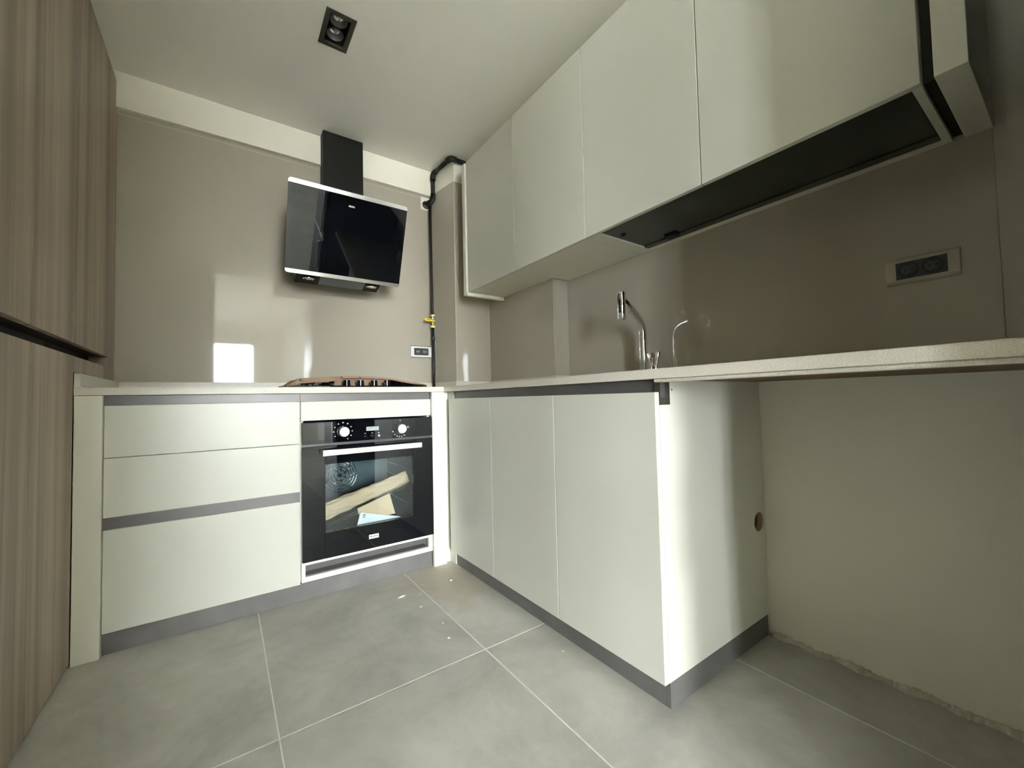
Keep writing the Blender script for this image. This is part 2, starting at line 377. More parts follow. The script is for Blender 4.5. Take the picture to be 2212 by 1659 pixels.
# what the windows look out on: street level and a facade across the road
struct(MB().box(-40, 40, -60, -9.2, -9.2, -9.0), 'ground', FAR)
bl = thing('apartment_building', 'plain grey apartment facade across the street, seen only in the window reflections', 'building', (-2, -34, -9))
B('wall', FAR, bl, -16, 12, -38, -34, -9, 2.2)
B('roof', FAR, bl, -16.3, 12.3, -38.3, -33.7, 2.2, 2.5)
for i in range(7): B('window', DGREY, bl, -14+3.6*i, -12.4+3.6*i, -34.02, -33.9, -.6, 1.2)

# ------------------------------------------------------------------ back-painted glass splashbacks
GT, GB = 2.200, ZUS
def gpanel(label, x0, x1, y0, y1, z0=GB, z1=2.2):
    t = thing('splashback_panel', label, 'splashback', ((x0+x1)/2, (y0+y1)/2, z0), 'taupe glass splashbacks')
    B('glass_sheet', GLASS, t, x0, x1, y0, y1, z0, z1, .0006)
    return t
E_ = .0012
p = gpanel('wide taupe glass splashback behind the cooker hood', XL-.012, -.3930, 0, .0057)
B('polished_edge', GLASSEDGE, p, XL, -.3930, .0, .0056, GT, GT+.0010)
B('beam_shade_strip', GLASS, p, XL, -.3930, .0004, .0056, GT+.0012, 2.2170)  # glass-coloured strip standing in for the shaded underside of the beam
p = thing('splashback_panel', 'narrow dark side of the corner column, glass panel beside the gas pipe', 'splashback', (-.37, -.13, GB), 'taupe glass splashbacks')
MB().prism([(-.3925, -.0006, GB), (-.3507, -.2597, GB), (-.3450, -.2597, GB), (-.3867, -.0006, GB)], (0, 0, 2.230-GB)).done('glass_sheet', GLASS, p)
B('polished_edge', GLASSEDGE, p, -.3512, -.3490, -.2618, -.2600, GB, 2.230)
p = gpanel('front face of the corner column, pale glass panel under the end of the wall cabinets', -.3445, -.1023, -.2600, -.2542, z1=2.230)
p = gpanel('first recessed glass panel right of the corner column', -.1023, -.0963, -.9070, -.2605)
B('polished_edge', GLASSEDGE, p, -.1035, -.1024, -.2640, -.2612, GB, 2.2)
p = gpanel('very narrow glass strip on the step between the two sink wall panels', -.0961, .0, -.9130, -.9070)
p = gpanel('long dark glass splashback behind the tap and the right socket', -.0001, .004, -2.4375, -.9132)
p = gpanel('last glass panel right of the right socket, at the frame edge', -.0001, .004, -2.585, -2.4385, z1=2.2)

# ------------------------------------------------------------------ worktop
wt = thing('worktop', 'L-shaped pale speckled stone worktop with low upstands', 'worktop', (-.9, -.3, ZWB))
sl = MB()
sl.prism([(XL, YW, ZWB), (XW, YW, ZWB), (XW, YEND, ZWB), (-.002, YEND, ZWB), (-.002, -.915, ZWB), (-.1045, -.915, ZWB), (-.1045, -.262, ZWB), (-.353, -.262, ZWB), (-.3950, -.002, ZWB), (XL, -.002, ZWB)], (0, 0, ZWT-ZWB))
bmesh.ops.bevel(sl.bm, geom=[e for e in sl.bm.edges if all(v.co.z > ZWT-.001 for v in e.verts)], offset=.0015, segments=2, affect='EDGES')
sl.done('slab', STONE, wt)
B('front_lip', STONE, wt, XW+.0060, XW+.046, YEND+.001, -1.8765, ZWB-.0095, ZWB-.0002, .0025)
B('support_board', CHIP, wt, XW+.048, -.01, YEND+.001, -1.8765, ZWB-.005, ZWB-.0004)
e = .016
def upst(x0, x1, y0, y1): return B('upstand', STONE, wt, x0, x1, y0, y1, ZWT-.0005, ZUS-.0004, .001)
u = MB(); u.box(XL, XL+e, YW, -.002, ZWT-.0005, ZUS-.0004, .001)
pts = [(XL+e, YW+.0005, ZWT)]
for k in range(9):
    a = math.pi/2*k/8; pts.append((XL+e+.012-.012*math.sin(a), YW+.0005, ZWT+.012-.012*math.cos(a)))
u.prism(pts, (0, .58, 0)); u.done('upstand', STONE, wt)
upst(XL+e+.0002, -.4005, -.0155, -.0005)
MB().prism([(-.4000, -.0006, ZWT-.0005), (-.3670, -.2606, ZWT-.0005), (-.3512, -.2606, ZWT-.0005), (-.3932, -.0006, ZWT-.0005)], (0, 0, ZUS-ZWT)).done('upstand', STONE, wt)
upst(-.3668, -.1183, -.2760, -.2607)
upst(-.1181, -.1030, -.9135, -.2762)
upst(-.1181, -.0157, -.9290, -.9137)
upst(-.0155, -.0006, YEND, -.9292)

# ------------------------------------------------------------------ tall wooden units on the left
def tall(label, y0, y1, full=True):
    t = thing('tall_cabinet', label, 'cabinet', (-2.2, (y0+y1)/2, 0), 'wood-grain tall units')
    xf = -1.9525
    if full:
        ca = MB(); ca.box(-2.55, xf-.070, y0+.001, y1-.001, .0, 2.34); ca.box(xf-.0698, xf-.022, y0+.001, y1-.001, .0, 1.006); ca.box(xf-.0698, xf-.022, y0+.001, y1-.001, 1.058, 2.34); ca.done('carcass', WOOD, t)
        B('lower_door', WOOD, t, xf-.020, xf, y0+.0012, y1-.0012, .012, 1.008, .0012)
        gch = MB(); gch.box(xf-.0695, xf-.064, y0+.001, y1-.001, 1.0065, 1.0575); gch.box(xf-.0639, xf-.0202, y0+.001, y1-.001, 1.0530, 1.0575); gch.done('grip_channel', DWOOD, t)
    else:
        ca = MB(); ca.box(-2.55, xf-.070, y0+.001, y1-.001, ZUS+.002, 2.34); ca.box(xf-.0698, xf-.022, y0+.001, y1-.001, ZUS+.002, 1.006); ca.box(xf-.0698, xf-.022, y0+.001, y1-.001, 1.058, 2.34); ca.done('carcass', WOOD, t)
        B('lower_panel', WOOD, t, xf-.020, xf+.0, y0+.0012, y1-.0012, ZUS+.0015, 1.008, .0012)
        gch = MB(); gch.box(xf-.0695, xf-.064, y0+.001, y1-.12, 1.0065, 1.0575); gch.box(xf-.0639, xf-.0202, y0+.001, y1-.12, 1.0530, 1.0575); gch.done('grip_channel', DWOOD, t)
        B('filler', WOOD, t, xf-.060, xf-.001, y1-.118, y1-.001, 1.0085, 1.0515)
    B('upper_door', WOOD, t, xf-.020, xf, y0+.0012, y1-.0012, 1.052, 2.342, .0012)
    B('top_filler', WOOD, t, xf-.038, xf-.022, y0+.001, y1-.001, 2.3425, ZC-.002)
    return t
tall('grey-brown wood tall cabinet filling the left edge of the view', -1.585, -.985)
tall('narrow wood tall cabinet standing against the left end of the worktop', -.983, -.6172)
tall('wood cabinet hung above the left end of the worktop, against the taupe glass', -.6150, -.0015, False)

# ------------------------------------------------------------------ cooker-side base units
p = thing('end_panel', 'tall pale upright panel between the wooden cabinet and the drawers', 'panel', (-1.9, -.6, 0))
B('upright', EDGE, p, XL+.001, -1.8830, -.6165, -.58, 0, ZWB-.0015, .0008)
B('return_board', EDGE, p, -1.8990, -1.8835, -.5795, -.05, 0, ZWB-.0015)
d = thing('drawer_unit', 'three-drawer base cabinet with grey recessed grip channels left of the oven', 'cabinet', (-1.58, -.3, 0))
B('carcass', EDGE, d, -1.8810, -1.2800, -.5815, -.05, .0735, ZWB-.0015)
B('grip_channel', ALU, d, -1.8815, -1.2800, -.5925, -.5818, .842, ZWB-.0012)
B('grip_channel', ALU, d, -1.8815, -1.2815, -.5925, -.5818, .412, .462)
dr = []
B('drawer_front', LACQ, d, -1.8812, -1.2822, YF, -.5822, .6622, .8412, .0011)
B('drawer_front', LACQ, d, -1.8812, -1.2822, YF, -.5822, .4586, .6601, .0011)
B('drawer_front', LACQ, d, -1.8812, -1.2822, YF, -.5822, .0725, .4172, .0011)
h = thing('oven_housing', 'white oven housing cabinet with a blank front above and an open slot below', 'cabinet', (-.98, -.3, 0))
B('side', EDGE, h, -1.2790, -1.2660, -.5800, -.05, .0745, ZWB-.0015)
B('side', EDGE, h, -.6975, -.6835, -.5800, -.05, .0745, ZWB-.0015)
B('back', EDGE, h, -1.2655, -.6980, -.06, -.05, .0745, ZWB-.0015)
B('blank_front', LACQ, h, -1.2775, -.6838, YF, -.5822, .7580, .8412, .0011)
B('grip_channel', ALU, h, -1.2785, -.6838, -.5925, -.5818, .842, ZWB-.0012)
B('top_rail', EDGE, h, -1.2650, -.6985, -.5795, -.05, .7575, .7700)
# white frame with the open slot under the oven
fm = MB(); fm.box(-1.2775, -.6838, YF, -.5600, .1465, .1620, .0008); fm.box(-1.2775, -.6838, YF, -.5822, .0762, .0985, .0008)
fm.box(-1.2775, -1.2625, YF, -.5822, .0987, .1463); fm.box(-.7040, -.6838, YF, -.5822, .0987, .1463)
fm.done('slot_frame', EDGE, h)
B('slot_back', ALU, h, -1.2623, -.7042, -.5300, -.5250, .0765, .1463)
B('slot_floor', ALU, h, -1.2623, -.7042, -.5815, -.5302, .0765, .0975)

pl = thing('plinth', 'grey plinth board under the drawers and the oven', 'plinth', (-1.28, -.58, 0), 'grey plinths')
B('board', PLINTH, pl, -1.8815, -.6838, -.5930, -.5780, .0005, .0722)
for a in (-1.7, -.85): MB().cyl((a, -.5, 0), (a, -.5, .0735), .016, n=12).done('foot', DGREY, pl)

cp = thing('corner_post', 'white L-shaped filler post in the inner corner, right of the oven', 'post', (-.63, -.6, 0))
B('front_board', EDGE, cp, -.6815, -.6129, -.6165, -.5950, 0, ZWB-.0015, .0008)
B('return_board', LACQ, cp, -.5812, -.5680, -.6550, -.5955, 0, ZWB-.0015, .0008)
B('backing', EDGE, cp, -.6100, -.5815, -.5945, -.5800, 0, ZWB-.0015)

# ------------------------------------------------------------------ oven
ov = thing('oven', 'built-in black glass oven with two white knobs and a steel bar handle', 'oven', (-.98, -.4, .163))
OX0, OX1 = -1.2764, -.6813-.003; YO = -.6209
body = MB(); i0, i1, j0, j1 = -1.225, -.745, .235, .610
body.box(-1.2600, -.7020, -.6, -.08, j1+.001, .7500); body.box(-1.2600, -.7020, -.6, -.08, .170, j0-.001)
body.box(-1.2600, i0-.001, -.6, -.08, j0-.0005, j1+.0005); body.box(i1+.001, -.7020, -.6, -.08, j0-.0005, j1+.0005)
body.box(i0-.0005, i1+.0005, -.11, -.08, j0-.0005, j1+.0005)
body.done('housing', BLACKMT, ov)
cv = MB(); cv.box(i0, i1, -.118, -.111, j0, j1); cv.box(i0, i0+.004, -.57, -.119, j0, j1); cv.box(i1-.004, i1, -.57, -.119, j0, j1)
cv.box(i0+.004, i1-.004, -.57, -.119, j0, j0+.004); cv.box(i0+.004, i1-.004, -.57, -.119, j1-.004, j1)
cv.done('cavity', ENAMEL, ov)
B('control_panel', BLACKGL, ov, OX0, OX1, YO, -.6015, .6580, .7510, .0012)
# door: glass frame around a see-through window
dr = MB(); wx0, wx1, wz0, wz1 = -1.186, -.787, .272, .566
dr.box(OX0, wx0, YO, -.6015, .1640, .6460, .0010); dr.box(wx1, OX1, YO, -.6015, .1640, .6460, .0010)
dr.box(wx0+.0001, wx1-.0001, YO+.0001, -.6015, wz1, .6460); dr.box(wx0+.0001, wx1-.0001, YO+.0001, -.6015, .1640, wz0)
door = dr.done('door', BLACKGL, ov)
B('window_glass', OVENGL, door, wx0, wx1, YO+.0004, YO+.004, wz0, wz1)
B('handle', STAINLESS, door, -1.2035, -.7600, -.6700, -.6560, .6080, .6325, .0012)
for x in (-1.196, -.768): B('handle_bracket', STAINLESS, door, x-.006, x+.006, -.6558, -.6212, .6110, .6300)
B('hinge_strip', DGREY, ov, OX0+.004, OX1-.004, -.615, -.602, .6465, .6575)
# nameplate with its lettering
np_ = B('nameplate', WHITEP, ov, -1.0035, -.9590, -.6219, -.6211, .2075, .2260)
text('lettering', 'FRANKE', .0105, (-.98125, -.6223, .2168), (1, 0, 0), (0, 0, 1), PRINT, np_, bold=.0003)
ds = B('display', DISPLAY, ov, -1.0107, -.9534, -.6217, -.6211, .7005, .7195)
for x in (-1.0153, -.9838, -.9539):
    MB().cyl((x, -.6210, .676), (x, -.6275, .676), .0052, .0045, 16).done('button', CHROME, ov)
    B('button_mark', WHITEPR, ov, x-.003, x+.003, -.6214, -.62102, .6885, .6905)
for kx, kz, marks in ((-1.1116, .7042, 10), (-.8500, .7018, 8)):
    MB().lathe([(0, 0), (.0245, 0), (.0245, .006), (.0215, .0075), (.0212, .0255), (.0215, .0262)], (kx, -.6211, kz), (0, -1, 0)).done('knob_skirt', CHROME, ov)
    kn = MB(); kn.lathe([(.0205, .0255), (.0212, .0275), (.0205, .0300), (.0, .0302)], (kx, -.6211, kz), (0, -1, 0)); kn.done('knob', WHITEP, ov)
    ticks = MB()
    for q in range(marks):
        a = math.radians(-60+q*(300/marks)) if marks == 10 else math.radians([90, 10, 200, 225, 245, 262, 280, 300][q])
        r = .039; cx_, cz_ = kx+r*math.cos(a), kz+r*math.sin(a)
        ticks.box(cx_-.0032, cx_+.0032, -.6214, -.62102, cz_-.0012, cz_+.0012)
        ticks.box(cx_-.0008, cx_+.0008, -.6214, -.62102, cz_+.0022, cz_+.0042)
    ticks.done('dial_marks', WHITEPR, ov, kind='stuff')
pi = MB(); pi.cyl((-.812, -.6212, .7045), (-.812, -.6225, .7045), .0020, n=10); pi.cyl((-.803, -.6212, .7045), (-.803, -.6225, .7045), .0013, n=10); pi.done('pilot_lights', WHITEPR, ov, kind='stuff')
# fan grille on the back of the cavity
fg = MB(); fc = (-1.018, -.1185, .43)
for r in (.030, .045, .060, .075, .090): fg.ring((fc[0], -.1190, fc[2]), (0, -1, 0), r-.0018, r+.0018, .004, 36)
for k in range(7):
    a = 2*math.pi*k/7+.3
    fg.tube([(fc[0]+.018*math.cos(a), -.124, fc[2]+.018*math.sin(a)), (fc[0]+.055*math.cos(a+.25), -.125, fc[2]+.055*math.sin(a+.25)), (fc[0]+.094*math.cos(a+.6), -.124, fc[2]+.094*math.sin(a+.6))], .0022, 8)
fg.cyl((fc[0], -.1189, fc[2]), (fc[0], -.127, fc[2]), .014, .011, 20)
fg.done('fan_grille', CHROME, ov, kind='stuff')
for sx, x in ((1, i0+.012), (-1, i1-.012)):
    for z in (.30, .36, .42, .48, .54):
        MB().tube([(x-sx*.007, -.55, z), (x, -.545, z), (x, -.15, z), (x-sx*.007, -.145, z)], .0022, 8).done('shelf_rail', CHROME, ov)

# loose things left inside the oven
rk = thing('oven_rack', 'chrome wire oven rack leaning diagonally behind the oven door glass', 'rack', (-.97, -.53, .24))
A0, A1 = Vector((-1.205, -.548, .2520)), Vector((-.756, -.548, .4200))
dirv = (A1-A0).normalized(); bk = Vector((0, .024, .004))
fr = MB(); fr.tube([A0, A1], .0024, 8); fr.tube([A0+bk, A1+bk], .0024, 8); fr.tube([A0, A0+bk], .0024, 8); fr.tube([A1, A1+bk], .0024, 8)
fr.done('frame', CHROME, rk)
upv = Vector((-dirv.z, 0, dirv.x))
MB().tube([A0+upv*.010, A1+upv*.010], .0016, 8).done('upper_wire', CHROME, rk)
for q in range(14):
    P0 = A0+(A1-A0)*((q+.5)/14)
    MB().tube([P0+Vector((0, .003, 0)), P0+bk-Vector((0, .003, 0))], .0014, 6).done('wire', CHROME, rk)
rl = MB(); N = 26; rings = []
for q in range(N+1):
    t = q/N; c_ = Vector((-1.200+.435*t, -.462+.01*math.sin(5*t), .314+.122*t)); rr = .036-.006*t
    ring = []
    for k in range(20):
        a = 2*math.pi*k/20; w_ = 1+.10*math.sin(3*a+2.2*t)+.07*math.sin(7*a+9*t)+(.06*math.sin(11*a+30*t))
        ring.append(rl.bm.verts.new(c_+Vector((-.27*math.sin(a)*rr*w_, math.cos(a)*rr*.72*w_, math.sin(a)*rr*w_))))
    rings.append(ring)
for A_, B_ in zip(rings, rings[1:]):
    for k in range(20): rl.bm.faces.new((A_[k], A_[(k+1) % 20], B_[(k+1) % 20], B_[k]))
rl.bm.faces.new(rings[0][::-1]); rl.bm.faces.new(rings[-1])
tag(rl.done('paper_roll', CARDIN), 'long crumpled roll of brown packing paper lying diagonally inside the oven', 'packing paper')
sh = MB(); sh.prism([(-1.036, -.5545, .338), (-.884, -.5545, .386), (-.857, -.5545, .284), (-1.022, -.5545, .272)], (0, .003, 0))
tag(sh.done('cardboard_sheet', CARDIN), 'flat tan cardboard piece behind the oven window', 'cardboard')
bk_ = thing('booklet', 'white folded booklet with a small CE mark leaning inside the oven window', 'booklet', (-.94, -.567, .245))
MB().prism([(-1.026, -.5695, .322), (-.836, -.5695, .268), (-.839, -.5695, .248), (-1.046, -.5695, .247)], (0, .006, 0)).done('cover', PAPER, bk_)
text('lettering', 'CE', .016, (-1.010, -.5700, .302), (.25, 0, .97), (-.97, 0, .25), PRINT, bk_, bold=.0002)

# ------------------------------------------------------------------ gas hob with the packing cardboard still on it
hb = thing('gas_hob', 'black glass gas hob with four front knobs on the cooker-side worktop', 'hob', (-.99, -.32, ZWT))
B('glass_plate', BLACKGL, hb, -1.3010, -.6860, -.5700, -.0700, ZWT+.0003, ZWT+.0080, .002)
for x in (-1.0745, -1.0115, -.9475, -.8845):
    kb = MB(); kb.cyl((x, -.535, ZWT+.0081), (x, -.535, ZWT+.0345), .0165, .0155, 22); k_ = kb.done('knob', BLACKGL, hb)
    B('knob_glint_bar', CHROME, k_, x-.0022, x+.0022, -.5535, -.5150, ZWT+.012, ZWT+.0355, .0008)  # chrome stripe modelled in place of the window's reflection on the knob
for bx, by, r in ((-1.14, -.20, .045), (-.85, -.20, .035), (-1.14, -.40, .035), (-.85, -.40, .05)):
    MB().lathe([(0, .0), (r, .0), (r, .008), (r*.7, .014), (0, .015)], (bx, by, ZWT+.0081)).done('burner', BLACKMT, hb)
    ps = MB()
    for q in range(4):
        a = math.pi/4+q*math.pi/2
        ps.tube([(bx+.10*math.cos(a), by+.10*math.sin(a), ZWT+.0085), (bx+.095*math.cos(a), by+.095*math.sin(a), ZWT+.034), (bx+.03*math.cos(a), by+.03*math.sin(a), ZWT+.036)], .0035, 6)
    ps.done('pan_support', BLACKMT, hb, kind='stuff')
cb = thing('cardboard_cover', 'torn brown cardboard packing laid bowed over the gas hob', 'cardboard', (-.99, -.3, ZWT+.01))
prof = [(-1.318, .9135), (-1.300, .9150), (-1.262, .9440), (-1.22, .9475), (-1.16, .9510), (-1.09, .9555), (-1.02, .9560), (-.95, .9550), (-.87, .9500), (-.80, .9400), (-.73, .9265), (-.657, .9150)]
def strip(profile, ya, yb, t, name, mat, dz=0.0, wob=.0015):
    m_ = MB(); ny = 8; top = []; bot = []
    for j in range(ny+1):
        y = ya+(yb-ya)*j/ny
        hh = lambda x, z: z+dz*j/ny+wob*math.sin(17*x+5*j)
        top.append([m_.bm.verts.new((x, y, hh(x, z)+t)) for x, z in profile]); bot.append([m_.bm.verts.new((x, y, hh(x, z))) for x, z in profile])
    n_ = len(profile)
    for j in range(ny):
        for k in range(n_-1):
            m_.bm.faces.new((top[j][k], top[j][k+1], top[j+1][k+1], top[j+1][k])); m_.bm.faces.new((bot[j][k], bot[j+1][k], bot[j+1][k+1], bot[j][k+1]))
    for k in range(n_-1):
        m_.bm.faces.new((top[0][k], bot[0][k], bot[0][k+1], top[0][k+1])); m_.bm.faces.new((top[ny][k], top[ny][k+1], bot[ny][k+1], bot[ny][k]))
    for j in range(ny):
        m_.bm.faces.new((top[j][0], top[j+1][0], bot[j+1][0], bot[j][0])); m_.bm.faces.new((top[j][-1], bot[j][-1], bot[j+1][-1], top[j+1][-1]))
    return m_.done(name, mat, cb)
strip(prof, -.497, -.10, .0035, 'sheet', CARD, dz=.006)
# front flap folded down along the near edge, cut away around the knobs
def flap(pts, y=-.5015, t=.003):
    return MB().prism([(x, y, z) for x, z in pts], (0, t, 0)).done('front_flap', CARD, cb)
flap([(-1.262, .9475), (-1.16, .9545), (-1.09, .9585), (-1.100, .945), (-1.115, .9365), (-1.24, .9255), (-1.262, .924)])
flap([(-1.088, .9590), (-1.02, .9595), (-1.005, .9560), (-1.008, .9490), (-1.085, .9490)])
flap([(-1.003, .9595), (-.95, .9585), (-.87, .9535), (-.80, .9430), (-.73, .9300), (-.667, .9185), (-.73, .9225), (-.80, .9330), (-.845, .9420), (-.90, .9470), (-1.003, .9500)])
MB().prism([(-1.118, -.478, .9125), (-.852, -.478, .9125), (-.852, -.478, .9450), (-.95, -.478, .9530), (-1.09, -.478, .9530), (-1.118, -.478, .9450)], (0, .003, 0)).done('inner_flap', CARD, cb)
MB().prism([(-1.319, -.505, .9120), (-1.292, -.505, .9130), (-1.262, -.505, .9455), (-1.270, -.505, .9470), (-1.305, -.505, .9220)], (0, .12, 0)).done('torn_corner', CARD, cb)

# ------------------------------------------------------------------ cooker hood
hd = thing('cooker_hood', 'black glass angled cooker hood with steel edge strips and a black chimney', 'hood', (-1.0, -.2, 1.47))
HX0, HX1 = -1.3015, -.7241
T0, B0 = Vector((0, -.4327, 1.8958)), Vector((0, -.2771, 1.4879)); dn = (B0-T0); HL = dn.length; dn.normalize(); nrm = Vector((0, -dn.z, dn.y)); nrm = -nrm if nrm.y > 0 else nrm
def hp(x, s, t): p_ = T0+dn*s+nrm*t; return Vector((x, p_.y, p_.z))
def rounded(x0, x1, s0, s1, r, corners, t0, t1, name, mat, par):
    pts = []; n_ = 6
    for (cx_, cs_, a0, on) in ((x0, s0, 180, corners[0]), (x1, s0, 270, corners[1]), (x1, s1, 0, corners[2]), (x0, s1, 90, corners[3])):
        if not on: pts.append((cx_, cs_)); continue
        ox = cx_+r if cx_ == x0 else cx_-r; os_ = cs_+r if cs_ == s0 else cs_-r
        for k in range(n_+1):
            a = math.radians(a0+90*k/n_); pts.append((ox+r*math.cos(a), os_+r*math.sin(a)))
    A_ = [hp(x, s, t0) for x, s in pts]
    return MB().prism(A_, nrm*(t1-t0)).done(name, mat, par)
st = .020
rounded(HX0, HX1, st, HL-st, .0, (0, 0, 0, 0), -.008, 0, 'glass_front', BLACKGL, hd)
rounded(HX0, HX1, 0, st-.0003, .013, (1, 1, 0, 0), -.010, .0012, 'steel_strip', STAINLESS, hd)
rounded(HX0, HX1, HL-st+.0003, HL, .013, (0, 0, 1, 1), -.010, .0012, 'steel_strip', STAINLESS, hd)
lg = MB().prism([hp(-1.0265, .062, .0002), hp(-.9985, .062, .0002), hp(-.9985, .070, .0002), hp(-1.0265, .070, .0002)], nrm*.0006).done('nameplate', STAINLESS, hd)
text('lettering', 'FRANKE', .0062, hp(-1.0125, .066, .0011), (1, 0, 0), -dn, PRINT, lg, extrude=.0001)
bx = [(-.2660, 1.4790), (-.1720, 1.4700), (-.0020, 1.5700), (-.0020, 1.9000), (-.3900, 1.8650)]
bp_ = hp(0, HL-.02, -.0105); bq = hp(0, .04, -.0105)
MB().prism([(-1.246, y, z) for y, z in [(bp_.y, bp_.z-.012), (-.1740, 1.4700), (-.0020, 1.5600), (-.0020, 1.8900), (bq.y, bq.z)]], (.424, 0, 0)).done('body', BLACKMT, hd)
# underside: filter and two lamps
fz = lambda y: 1.4700+(-.1740-y)*((bp_.z-.012-1.4700)/(-.1740-bp_.y))
def under(x0, x1, y0, y1, off, t): return [(x0, y0, fz(y0)-off), (x1, y0, fz(y0)-off), (x1, y1, fz(y1)-off), (x0, y1, fz(y1)-off)]
MB().prism(under(-1.135, -.905, -.268, -.186, .0005, 0), (0, 0, -.004)).done('grease_filter', MGREY, hd)
for x in (-1.187, -.865):
    y = -.226; l_ = MB(); l_.lathe([(.0285, 0), (.0295, .003), (.024, .005), (.021, .001), (.010, -.001)], (x, y, fz(y)-.0005), (0, .05, -1), 28); lo = l_.done('lamp_ring', CHROME, hd)
    MB().lathe([(.020, .0), (.012, .004), (.0, .005)], (x, y, fz(y)-.0015), (0, .05, -1), 20).done('lamp_lens', WHITEP, lo)
CHX0, CHX1 = -1.0885, -.8684
B('chimney', BLACKMT, hd, CHX0, CHX1, -.0998, -.0275, 1.905, ZC-.001, .0008)
B('chimney_lower', BLACKMT, hd, CHX0+.0025, CHX1-.0025, -.0975, -.0010, 1.8905, 2.2150)

# ------------------------------------------------------------------ ceiling downlight
dl = thing('ceiling_downlight', 'recessed twin spotlight in a bronze rectangular frame on the ceiling', 'light', (-1.162, -.797, ZC))
f_ = MB(); a0, a1, c0, c1 = -1.2195, -1.1050, -.8905, -.7045; k0, k1, m0, m1 = -1.2010, -1.1235, -.8720, -.7230
f_.box(a0, k0, c0, c1, ZC-.004, ZC+.004, .0006); f_.box(k1, a1, c0, c1, ZC-.004, ZC+.004, .0006); f_.box(k0, k1, c0, m0, ZC-.004, ZC+.004); f_.box(k0, k1, m1, c1, ZC-.004, ZC+.004)
f_.done('frame', BRONZE, dl)
h_ = MB(); h_.box(k0-.004, k0, m0, m1, ZC+.004, ZC+.09); h_.box(k1, k1+.004, m0, m1, ZC+.004, ZC+.09); h_.box(k0, k1, m0-.004, m0, ZC+.004, ZC+.09); h_.box(k0, k1, m1, m1+.004, ZC+.004, ZC+.09); h_.box(k0, k1, m0, m1, ZC+.086, ZC+.09)
h_.done('housing', BLACKMT, dl)
for y in (-.835, -.762):
    rf = MB(); rf.lathe([(.0335, .030), (.0335, .034), (.026, .034), (.0245, .050), (.012, .066), (.004, .07)], (-1.162, y, ZC-.018)); ro = rf.done('reflector', MGREY, dl)
    MB().lathe([(.0, .032), (.012, .034), (.024, .0395)], (-1.162, y, ZC-.014), n=24).done('lens', BULBGL, ro)
    bu = MB(); bmesh.ops.create_icosphere(bu.bm, subdivisions=2, radius=.008); 
    for v in bu.bm.verts: v.co += Vector((-1.162, y, ZC+.028))
    bu.done('bulb', WHITEP, ro)

# ------------------------------------------------------------------ gas pipe with its shut-off valve
gp = thing('gas_pipe', 'black iron gas pipe running round the ceiling corner and down to the worktop', 'pipe', (-.40, -.05, ZWT))
zp = ZC-.024; R1 = .0135
def arc(a, b, c, n=7):
    a, b, c = Vector(a), Vector(b), Vector(c); return [(1-t)**2*a+2*t*(1-t)*b+t*t*c for t in [i/n for i in range(n+1)]]
P_end = (-.14, -.2775, zp); Pc = (-.374, -.2775, zp); Pw = (-.395, -.050, zp-.002)
MB().tube([P_end, (-.345, -.2775, zp)], R1, 16).done('upper_run', IRON, gp)
MB().tube([(-.3795, -.250, zp), (-.3935, -.082, zp-.002)], R1, 16).done('upper_run', IRON, gp)
MB().tube([(-.338, -.2775, zp)]+arc((-.35, -.2775, zp), (-.378, -.2795, zp), (-.3795, -.254, zp))+[(-.3805, -.242, zp)], .0185, 16).done('elbow', IRON, gp)
MB().tube([(-.3930, -.092, zp-.002)]+arc((-.3937, -.078, zp-.002), (-.3955, -.052, zp-.004), (-.3955, -.050, zp-.03))+[(-.3955, -.050, zp-.044)], .0175, 16).done('elbow', IRON, gp)
MB().tube([(-.3955, -.050, zp-.036), (-.3965, -.052, 2.215)], .0125, 16).done('drop', IRON, gp)
MB().tube([(-.3965, -.052, 2.222)]+arc((-.3967, -.053, 2.205), (-.399, -.060, 2.172), (-.413, -.042, 2.166))+[(-.422, -.030, 2.163)], .0175, 16).done('elbow', IRON, gp)
MB().cyl((-.414, -.041, 2.166), (-.426, -.004, 2.160), .0160, .0165, 20).done('wall_stub', IRON, gp)
MB().lathe([(.016, .0), (.027, .001), (.027, .005), (.022, .011), (.016, .012)], (-.426, .0002, 2.160), (0, -1, 0), 32).done('collar', DGREY, gp)
B('white_backplate', PAINT, gp, -.4640, -.4020, -.0018, -.0002, 2.1230, 2.2120, .0006)
MB().tube([(-.4165, -.043, 2.160), (-.4165, -.045, 2.05), (-.4135, -.045, 1.45), (-.4118, -.045, 1.402)], .0088, 14).done('down_pipe', IRON, gp)
MB().cyl((-.4165, -.043, 2.135), (-.4165, -.043, 2.152), .0125, n=16).done('coupling', IRON, gp)
MB().tube([(-.4108, -.045, 1.318), (-.407, -.045, 1.06), (-.4095, -.045, ZWT+.0005)], .0092, 14).done('down_pipe', IRON, gp)
MB().cyl((-.4092, -.045, 1.235), (-.4092, -.045, 1.255), .0118, n=16).done('coupling', IRON, gp)
vx, vz = -.4113, 1.360
MB().cyl((vx, -.045, vz-.030), (vx, -.045, vz+.030), .0105, n=18).done('valve_body', CHROME, gp)
for z0 in (vz-.043, vz+.031): MB().cyl((vx, -.045, z0), (vx, -.045, z0+.012), .0165, n=6).done('valve_nut', BRASS, gp)
MB().cyl((vx, -.052, vz), (vx, -.072, vz), .0075, n=14).done('valve_stem', CHROME, gp)
lv = MB().prism([(vx+.006, -.074, vz-.008), (vx+.006, -.074, vz+.008), (vx-.020, -.074, vz+.009), (vx-.062, -.074, vz+.012), (vx-.068, -.074, vz+.006), (vx-.066, -.074, vz-.001), (vx-.060, -.074, vz-.006)], (0, .004, 0)).done('lever', YELLOW, gp)
mk = MB()
